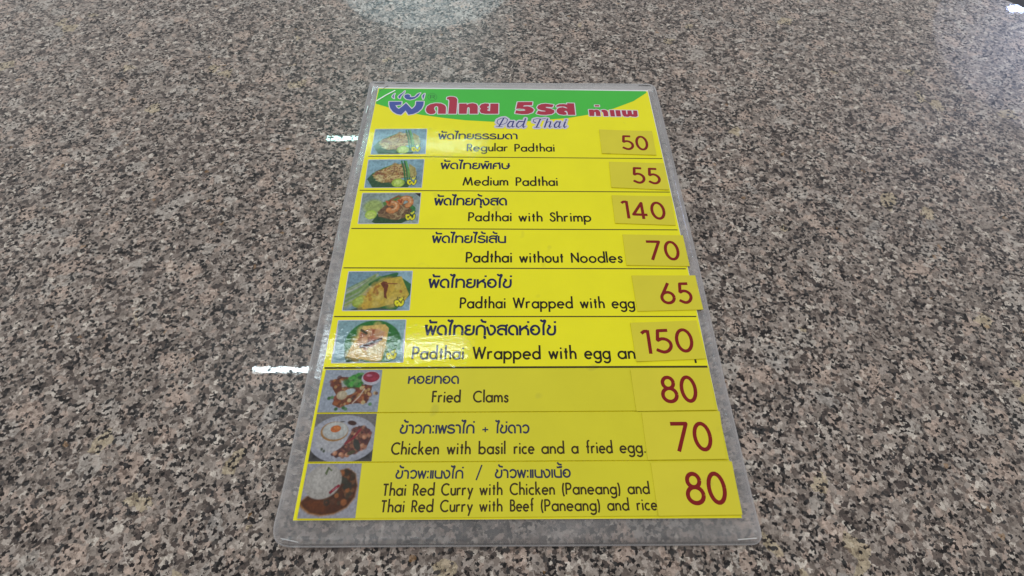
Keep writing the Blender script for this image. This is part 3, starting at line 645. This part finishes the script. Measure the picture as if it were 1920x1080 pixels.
# ---------------------------------------------------------------- printed dish photographs, painted on a fine colour grid
class Canvas:
    def __init__(s, w, h, bgc):
        s.w, s.h = w, h
        s.X, s.Y = np.meshgrid((np.arange(w) + .5) / w, (np.arange(h) + .5) / h)   # 0..1, y down
        s.a = np.ones((h, w, 3)) * np.array(bgc)
        s.asp = w / h
    def put(s, mask, col): s.a = s.a * (1 - mask[..., None]) + np.array(col) * mask[..., None]
    def ell(s, cx, cy, rx, ry, col, rot=0, soft=.08, al=1.0):
        t = math.radians(rot); dx = (s.X - cx) * s.asp; dy = s.Y - cy
        u = (dx * math.cos(t) + dy * math.sin(t)) / (rx * s.asp); v = (-dx * math.sin(t) + dy * math.cos(t)) / ry
        d = np.sqrt(u * u + v * v)
        s.put(np.clip((1 - d) / soft + .5, 0, 1) * al, col)
    def poly(s, pts, col, al=1.0, blur=.012):
        # signed distance based fill
        inside = np.zeros_like(s.X, bool); dist = np.full_like(s.X, 9.0)
        for (x1, y1), (x2, y2) in zip(pts, pts[1:] + pts[:1]):
            c = ((y1 > s.Y) != (y2 > s.Y)) & (s.X < (x2 - x1) * (s.Y - y1) / ((y2 - y1) or 1e-9) + x1)
            inside ^= c
            dist = np.minimum(dist, s.seg(x1, y1, x2, y2))
        sd = np.where(inside, dist, -dist)
        s.put(np.clip(sd / blur + .5, 0, 1) * al, col)
    def seg(s, x1, y1, x2, y2):
        ax, ay, bx, by = x1 * s.asp, y1, x2 * s.asp, y2
        px, py = s.X * s.asp, s.Y
        L = (bx - ax) ** 2 + (by - ay) ** 2 + 1e-9
        t = np.clip(((px - ax) * (bx - ax) + (py - ay) * (by - ay)) / L, 0, 1)
        return np.hypot(px - ax - t * (bx - ax), py - ay - t * (by - ay))
    def line(s, pts, w, col, al=1.0):
        d = np.full_like(s.X, 9.0)
        for (x1, y1), (x2, y2) in zip(pts, pts[1:]): d = np.minimum(d, s.seg(x1, y1, x2, y2))
        s.put(np.clip((w - d) / .012 + .5, 0, 1) * al, col)
    def region(s, pts):
        inside = np.zeros_like(s.X, bool)
        for (x1, y1), (x2, y2) in zip(pts, pts[1:] + pts[:1]):
            inside ^= ((y1 > s.Y) != (y2 > s.Y)) & (s.X < (x2 - x1) * (s.Y - y1) / ((y2 - y1) or 1e-9) + x1)
        return inside
    def scatter(s, pts, n, rmin, rmax, cols, rg, al=.8, stretch=1.0):
        """small blobs of food inside an outline"""
        xs = [p[0] for p in pts]; ys = [p[1] for p in pts]; R = s.region(pts); k = 0
        for _ in range(n * 20):
            if k >= n: break
            x, y = rg.uniform(min(xs), max(xs)), rg.uniform(min(ys), max(ys))
            if 0 <= x < 1 and 0 <= y < 1 and R[int(y * s.h), int(x * s.w)]:
                r = rg.uniform(rmin, rmax)
                s.ell(x, y, r / s.asp * stretch, r, rg.choice(cols), rg.uniform(-50, 50), .5, al); k += 1
    def noodles(s, pts, n, cols, rg, w=.012, L=.25):
        xs = [p[0] for p in pts]; ys = [p[1] for p in pts]; R = s.region(pts); k = 0
        for _ in range(n * 20):
            if k >= n: break
            x, y = rg.uniform(min(xs), max(xs)), rg.uniform(min(ys), max(ys))
            if not (0 <= x < 1 and 0 <= y < 1 and R[int(y * s.h), int(x * s.w)]): continue
            a = rg.uniform(-.6, .6); c = rg.uniform(-5, 5); q = []
            for i in range(6):
                q.append((x, y)); x += math.cos(a) * L / 6 / s.asp; y += math.sin(a) * L / 6; a += c / 6
                if not (0 <= x < 1 and 0 <= y < 1 and R[int(y * s.h), int(x * s.w)]): break
            if len(q) > 1: s.line(q, w, rg.choice(cols), .75); k += 1
    def emblem(s, x, y, k=.085):
        b = [(-.40, -.50), (-1.0, -.50), (-.95, .10), (-.75, .45), (-.42, .62), (0, -.05), (.42, .62), (.75, .45), (.95, .10), (1.0, -.50)]
        q = [(x + a * k * .8, y + c * k * s.asp * .8) for a, c in b]
        for ww, col in ((.044, (.03, .05, .02)), (.026, (.85, .80, .05))): s.line(q, ww, col)
        for dx in (-.55, -.15, .75): s.line([(x + (dx + .18) * k, y - k * s.asp * 1.35), (x + dx * k, y - k * s.asp * .75)], .013, (.03, .07, .04), .8)
        s.line([(x + .1 * k, y - k * s.asp * .85), (x + .3 * k, y - k * s.asp * .7), (x + .6 * k, y - k * s.asp * 1.1)], .022, (.80, .76, .08))
    def grain(s, amt, seed):
        r = np.random.default_rng(seed); g = r.random((s.h, s.w, 1)) - .5
        big = np.repeat(np.repeat(r.random((s.h // 4 + 1, s.w // 4 + 1, 1)), 4, 0), 4, 1)[:s.h, :s.w] - .5
        for _ in range(2): big = (big + np.roll(big, 1, 0) + np.roll(big, 1, 1) + np.roll(big, -1, 0) + np.roll(big, -1, 1)) / 5
        s.a *= 1 + amt * g + amt * 2.2 * big

def plate_padthai(seed, lime):
    rg = random.Random(seed); c = Canvas(156, 87, (.30, .44, .52))
    c.poly([(.0, 0), (1, 0), (1, .3), (.0, .45)], (.34, .50, .58), .8, .3)
    c.poly([(.9, .4), (1, .35), (1, 1), (.78, 1)], (.28, .36, .44), .8, .2)
    c.poly([(.02, .70), (.10, .50), (.28, .32), (.48, .16), (.55, .2), (.5, .6), (.8, .85), (.76, 1.02), (.14, 1.02)], (.075, .16, .085))
    c.poly([(.10, .50), (.28, .30), (.50, .13), (.55, .15), (.30, .37), (.14, .55)], (.11, .27, .10))
    body = [(.10, .56), (.22, .40), (.40, .24), (.50, .15), (.62, .18), (.72, .35), (.76, .62), (.58, .70), (.40, .82), (.28, .84), (.17, .68)]
    c.poly(body, (.42, .27, .11))
    c.scatter(body, 40, .04, .10, [(.30, .13, .08), (.50, .33, .16), (.24, .11, .09), (.55, .42, .18), (.40, .18, .09)], rg, .6)
    c.noodles(body, 60, [(.68, .54, .28), (.58, .44, .20), (.30, .15, .08), (.74, .62, .36)], rg, .014, .34)
    c.noodles([(.08, .5), (.3, .55), (.32, .86), (.16, .74)], 14, [(.60, .52, .26), (.66, .58, .34)], rg, .016, .28)
    c.poly([(.74, .15), (.86, .30), (.90, .55), (.84, .72), (.76, .62)], (.50, .44, .20))
    c.line([(.84, .3), (.86, .66)], .012, (.38, .30, .12))
    for x0, x1 in ((.60, .70), (.65, .74), (.68, .78)):
        c.line([(x0, .06), ((x0 + x1) / 2 + .01, .38), (x1, .76)], .026, (.06, .24, .09) if x0 < .66 else (.20, .44, .14))
    c.ell(.58, .84, .115, .15, (.42, .55, .10)); c.ell(.585, .84, .095, .12, lime, 0, .25); c.ell(.57, .82, .06, .07, (.70, .80, .34), 0, .6, .6)
    c.emblem(.82, .82); c.grain(.18, seed); return c
def plate_shrimp():
    rg = random.Random(5); c = Canvas(156, 87, (.33, .39, .38))
    c.ell(.5, .95, .62, .85, (.40, .47, .46), 0, .25); c.poly([(.9, 0), (1, 0), (1, .14)], (.03, .02, .02))
    c.ell(.22, .46, .17, .24, (.40, .48, .20), 0, .4)
    c.poly([(.36, .32), (.62, .08), (.88, .12), (.86, .2), (.5, .3), (.4, .45)], (.15, .30, .10))
    c.poly([(.22, .95), (.3, .70), (.82, .3), (.94, .55), (.90, .82), (.72, 1.0), (.3, 1.02)], (.06, .13, .07))
    c.poly([(.82, .30), (.94, .5), (.92, .72), (.82, .6)], (.09, .27, .10))
    body = [(.30, .62), (.42, .40), (.55, .32), (.78, .38), (.88, .58), (.80, .80), (.62, .90), (.45, .84), (.32, .78)]
    c.poly(body, (.24, .15, .09)); c.noodles(body, 60, [(.42, .30, .17), (.16, .09, .06), (.34, .22, .12), (.50, .40, .24)], rg, .012, .28)
    for x, y, r in ((.53, .46, 12), (.76, .30, -18)):
        q = [(x + .085 * math.cos(math.radians(a_)), y + .13 * math.sin(math.radians(a_))) for a_ in range(-150 + r * 2, 110 + r * 2, 12)]
        c.line(q, .085, (.50, .20, .07)); c.line(q, .066, (.64, .33, .15)); c.line([(a_ - .006, b_ - .03) for a_, b_ in q[2:-4]], .022, (.76, .54, .36), .8)
        for a_, b_ in q[2:-2:3]: c.line([(a_, b_), (x + (a_ - x) * 1.75, y + (b_ - y) * 1.75)], .007, (.55, .18, .06), .7)
        c.line([q[0], (q[0][0] - .05, q[0][1] - .07)], .035, (.58, .17, .05)); c.line([q[0], (q[0][0] + .01, q[0][1] - .1)], .03, (.42, .13, .05))
    c.line([(.50, .22), (.62, .10), (.66, .16)], .03, (.34, .17, .08))
    c.ell(.19, .72, .10, .15, (.42, .56, .12)); c.ell(.19, .74, .08, .11, (.60, .70, .22), 0, .4)
    c.emblem(.86, .80); c.grain(.18, 7); return c
def plate_wrap():
    rg = random.Random(8); c = Canvas(160, 100, (.26, .37, .44))
    c.ell(1.02, .42, .34, .60, (.36, .50, .58), 0, .2)
    c.poly([(.55, .25), (.80, .12), (1.0, .34), (1.0, .62), (.8, 1.0), (.35, 1.0), (.2, .9)], (.07, .22, .08)); c.poly([(.1, 1), (.3, .88), (.7, .98), (.7, 1.02)], (.10, .16, .12))
    for i in range(18):
        y = .28 + i * .03; c.line([(.02, y + .18), (.2, y + .02), (.52 + rg.uniform(-.1, .08), .06 + i * .012)], .022, rg.choice([(.46, .48, .20), (.34, .42, .18), (.55, .56, .34), (.25, .36, .12), (.48, .50, .44), (.40, .44, .38)]), .8)
    c.line([(.36, .34), (.55, .16), (.76, .07)], .04, (.05, .20, .08)); c.line([(.4, .38), (.6, .2), (.76, .12)], .025, (.08, .16, .08))
    c.ell(.25, .78, .13, .15, (.38, .46, .09), -20); c.ell(.25, .76, .10, .10, (.48, .56, .16), -20, .4)
    body = [(.34, .55), (.46, .34), (.62, .20), (.84, .13), (.90, .34), (.98, .60), (.92, .80), (.70, .86), (.55, .93), (.30, .97), (.27, .90)]
    c.poly(body, (.60, .46, .10)); c.scatter(body, 26, .06, .14, [(.66, .52, .15), (.58, .36, .07), (.70, .58, .22), (.60, .40, .08)], rg, .45)
    c.scatter([(.3, .6), (.5, .35), (.5, .6), (.36, .78)], 16, .02, .05, [(.36, .16, .04), (.45, .22, .05)], rg, .6)
    c.poly([(.56, .26), (.62, .28), (.65, .38), (.63, .60), (.65, .72), (.60, .68), (.58, .45), (.52, .32)], (.22, .07, .03)); c.line([(.6, .32), (.78, .33)], .014, (.32, .13, .05))
    c.ell(.85, .53, .022, .04, (.44, .24, .06), 0, .5)
    c.emblem(.84, .83, .07); c.grain(.15, 9); return c
def plate_wrap_shrimp():
    rg = random.Random(13); c = Canvas(160, 100, (.31, .45, .49))
    c.ell(.74, .35, .34, .58, (.42, .58, .64), 0, .1); c.ell(.74, .35, .30, .52, (.34, .49, .53), 0, .2)
    c.ell(.55, .56, .41, .56, (.05, .24, .06), 0, .05); c.poly([(.16, .82), (.45, .95), (.5, 1.02), (.2, 1.0)], (.05, .12, .05))
    body = [(.38, .14), (.70, .10), (.76, .20), (.74, .55), (.70, .95), (.56, .98), (.20, .86), (.24, .62), (.32, .38)]
    c.poly(body, (.72, .52, .20)); c.scatter(body, 22, .06, .14, [(.78, .60, .27), (.68, .46, .15), (.74, .55, .22)], rg, .5)
    hole = [(.36, .30), (.44, .22), (.60, .22), (.70, .36), (.66, .50), (.46, .70), (.38, .66), (.34, .5)]
    c.poly(hole, (.40, .17, .08)); c.scatter(hole, 46, .03, .08, [(.56, .24, .12), (.66, .36, .22), (.44, .15, .08), (.70, .46, .28), (.16, .08, .05)], rg, .7)
    c.ell(.62, .34, .07, .09, (.64, .40, .24), 0, .5); c.line([(.38, .64), (.48, .58), (.66, .46)], .035, (.10, .04, .03)); c.line([(.36, .24), (.44, .32)], .03, (.10, .09, .04))
    c.poly([(.46, .72), (.62, .58), (.72, .62), (.70, .78), (.50, .84)], (.66, .52, .24), .8)
    c.emblem(.83, .86, .07); c.grain(.15, 14); return c
def plate_clams():
    rg = random.Random(21); c = Canvas(150, 114, (.40, .43, .50))
    c.poly([(0, 0), (1, 0), (1, .4), (0, .3)], (.42, .46, .54), .6, .3)
    c.poly([(.70, .32), (.98, .32), (1, .42), (.8, .42)], (.25, .28, .33), .7, .1)
    mass = [(.13, .28), (.3, .17), (.44, .18), (.7, .36), (.86, .38), (.84, .6), (.80, .80), (.60, .80), (.44, .84), (.34, .90), (.22, .82), (.26, .60), (.18, .45)]
    c.poly(mass, (.22, .075, .035)); c.scatter(mass, 90, .02, .065, [(.40, .14, .05), (.15, .04, .03), (.52, .26, .09), (.28, .08, .05), (.56, .36, .18), (.35, .11, .05), (.10, .05, .05)], rg, .75)
    c.scatter([(.7, .36), (.9, .5), (.96, .56), (.86, .62), (.7, .6)], 12, .02, .045, [(.50, .28, .12), (.2, .08, .03), (.58, .40, .20)], rg, .8)
    c.poly([(.30, .26), (.42, .28), (.44, .40), (.34, .42)], (.50, .53, .52), .9, .04); c.ell(.48, .53, .10, .07, (.50, .55, .58), -20, .3)
    leaf = [(.38, .28), (.48, .16), (.58, .08), (.70, .16), (.72, .3), (.64, .42), (.50, .44), (.42, .40)]
    c.poly(leaf, (.06, .16, .05), 1, .04); c.scatter(leaf, 44, .03, .07, [(.07, .34, .06), (.05, .20, .05), (.14, .44, .10), (.03, .09, .04), (.22, .38, .16)], rg, .75)
    c.ell(.36, .61, .09, .105, (.50, .42, .30), 0, .25); c.ell(.36, .60, .06, .07, (.58, .50, .38), 0, .5)
    for x, y in ((.5, .73), (.68, .44), (.74, .78)): c.ell(x, y, .035, .045, (.60, .47, .28), 0, .5)
    c.line([(.73, .46), (.66, .64), (.56, .80)], .013, (.58, .48, .42))
    c.ell(.82, .20, .165, .17, (.58, .55, .62), 0, .06); c.ell(.82, .175, .145, .13, (.36, .035, .08), 0, .06); c.ell(.78, .14, .05, .03, (.60, .22, .32), 0, .6); c.ell(.88, .22, .06, .04, (.44, .05, .10), 0, .6)
    for x, y in ((.15, .68), (.2, .66), (.46, .93), (.42, .9), (.3, .93), (.86, .82)): c.ell(x, y, .03, .04, rg.choice([(.07, .18, .07), (.16, .30, .16)]), rg.uniform(-40, 40), .5)
    c.grain(.15, 22); return c
def plate_basil():
    rg = random.Random(31); c = Canvas(150, 114, (.25, .23, .23))
    c.poly([(0, .55), (1, .55), (1, 1), (0, 1)], (.05, .045, .05), 1, .2)
    c.ell(.50, .53, .56, .50, (.42, .42, .48), 0, .03); c.ell(.5, .52, .49, .43, (.46, .46, .52), 0, .15)
    c.ell(.61, .20, .075, .05, (.11, .045, .035), 10, .3); c.ell(.45, .17, .04, .012, (.15, .14, .13), 0, .5)
    food = [(.64, .30), (.78, .26), (.92, .34), (.95, .52), (.90, .70), (.76, .82), (.60, .90), (.42, .91), (.33, .85), (.48, .72), (.58, .52)]
    c.poly(food, (.17, .075, .06)); c.scatter(food, 120, .018, .05, [(.30, .13, .09), (.10, .045, .04), (.40, .20, .13), (.22, .10, .09), (.14, .05, .06), (.46, .25, .17), (.30, .10, .10)], rg, .75)
    for x, y in ((.69, .45), (.84, .50), (.82, .68), (.50, .86), (.60, .87), (.40, .83)): c.ell(x, y, .038, .05, (.48, .25, .16), 0, .35); c.ell(x - .01, y - .01, .02, .025, (.60, .36, .26), 0, .6)
    c.line([(.54, .64), (.66, .52), (.76, .34)], .022, (.33, .05, .07)); c.ell(.73, .66, .05, .13, (.09, .085, .075), -25, .25); c.ell(.66, .82, .07, .04, (.14, .12, .07), -20, .35)
    c.poly([(.06, .45), (.56, .42), (.52, .66), (.36, .82), (.2, .80), (.08, .7)], (.50, .49, .52), 1, .05)
    c.scatter([(.08, .6), (.4, .6), (.34, .82), (.12, .74)], 26, .015, .035, [(.54, .53, .55), (.46, .45, .49)], rg, .6)
    for x, y in ((.18, .75), (.22, .79)): c.ell(x, y, .02, .03, (.14, .16, .13), 0, .5)
    c.ell(.34, .38, .225, .21, (.42, .25, .11), 0, .06); c.ell(.35, .365, .205, .185, (.52, .51, .50), 0, .1); c.ell(.36, .34, .18, .15, (.56, .56, .55), 0, .3)
    c.ell(.355, .325, .085, .075, (.58, .20, .06), -8, .12); c.ell(.37, .31, .05, .035, (.68, .28, .09), 0, .6)
    c.grain(.14, 32); return c
def plate_curry():
    rg = random.Random(41); c = Canvas(138, 126, (.42, .41, .46))
    sauce = [(.0, .72), (.12, .60), (.4, .55), (.58, .30), (.62, .14), (.76, .10), (.90, .20), (.96, .42), (.94, .62), (.82, .80), (.62, .91), (.40, .94), (.2, .90), (.06, .80)]
    c.poly([((x - .5) * 1.05 + .49, (y - .5) * 1.04 + .505) for x, y in sauce], (.40, .19, .045), 1, .05); c.poly(sauce, (.135, .050, .022), 1, .03)
    c.poly([(.05, .72), (.3, .66), (.5, .75), (.45, .90), (.2, .86)], (.22, .075, .02), .8, .1)
    food = [(.56, .40), (.64, .14), (.78, .12), (.88, .24), (.92, .48), (.80, .70), (.58, .80), (.42, .76), (.44, .60)]
    c.scatter(food, 70, .02, .06, [(.08, .04, .028), (.20, .085, .045), (.06, .052, .04), (.28, .14, .07), (.13, .055, .03), (.10, .075, .05)], rg, .7)
    for x, y, r in ((.76, .72, .055), (.66, .18, .05), (.62, .60, .04), (.80, .5, .04)): c.ell(x, y, r, r * 1.1, (.36, .15, .06), 0, .5)
    c.ell(.70, .32, .10, .06, (.085, .075, .055), 25, .4); c.ell(.78, .42, .09, .05, (.07, .06, .045), -30, .4)
    c.ell(.34, .34, .335, .32, (.46, .43, .41), -18, .08); c.ell(.32, .28, .25, .22, (.52, .49, .47), -18, .5)
    c.scatter([(.08, .3), (.3, .06), (.6, .1), (.55, .4), (.3, .62), (.1, .5)], 70, .012, .028, [(.54, .51, .49), (.40, .38, .36), (.48, .45, .43)], rg, .45)
    c.line([(.50, .54), (.58, .46), (.63, .42)], .026, (.30, .03, .06)); c.line([(.54, .5), (.6, .45)], .01, (.55, .22, .25))
    for q in ([(.36, .18), (.40, .08), (.46, .13)], [(.40, .08), (.38, .2)]): c.line(q, .016, (.13, .17, .07), .8)
    c.grain(.14, 42); return c

CANV = [plate_padthai(3, (.60, .74, .24)), plate_padthai(3, (.52, .66, .16)), plate_shrimp(), plate_wrap(), plate_wrap_shrimp(), plate_clams(), plate_basil(), plate_curry()]
PLAB = ['pad thai on a banana leaf with lime and spring onion', 'medium pad thai on a banana leaf with a green lime half', 'pad thai topped with orange shrimps', 'folded yellow omelette wrap on a leaf', 'open omelette wrap with shrimp on a round green leaf', 'fried clams with green leaves and red sauce', 'rice with fried egg and basil chicken on a white plate', 'mound of rice beside dark red curry']
def photo(k):
    c = CANV[k]; q = D['photos'][k]; on = k > 4
    z = SZ + .03 if on else PZ + .08
    W, H = c.w, c.h
    def P(u, v):
        a = lerp(q[0], q[1], u); b = lerp(q[3], q[2], u); return lerp(a, b, v)
    vs = []; fs = []; cols = []
    for j in range(H + 1):
        for i in range(W + 1):
            x, y = P(i / W, j / H); vs.append((x, y, z + zf(x, y)))
    for j in range(H):
        for i in range(W):
            a = j * (W + 1) + i; fs.append([a, a + W + 1, a + W + 2, a + 1])
    img = np.clip(c.a, 0, 1) ** 1.30 * (.80 if on else .86)
    pad = np.pad(img, ((1, 1), (1, 1), (0, 0)), 'edge')
    vert = (pad[:-1, :-1] + pad[1:, :-1] + pad[:-1, 1:] + pad[1:, 1:]) / 4      # (H+1, W+1)
    me = mesh_from('dish_photo', vs, fs)
    at = me.color_attributes.new('print', 'FLOAT_COLOR', 'POINT')
    rgba = np.ones((vert.shape[0] * vert.shape[1], 4), np.float32); rgba[:, :3] = vert.reshape(-1, 3)
    at.data.foreach_set('color', rgba.ravel())
    o = link('dish_photo', me, M['photo_plain'] if on else M['photo_gloss'], menu)
    o['label'] = 'photo of ' + PLAB[k]
    if not on:      # the pale frame printed round the upper pictures
        F = Flat(); F.add(stroke([*q, q[0]], .38, True), PZ + .06)
        F.build('photo_frame', M['lilac'], o)
for k in range(8): photo(k)
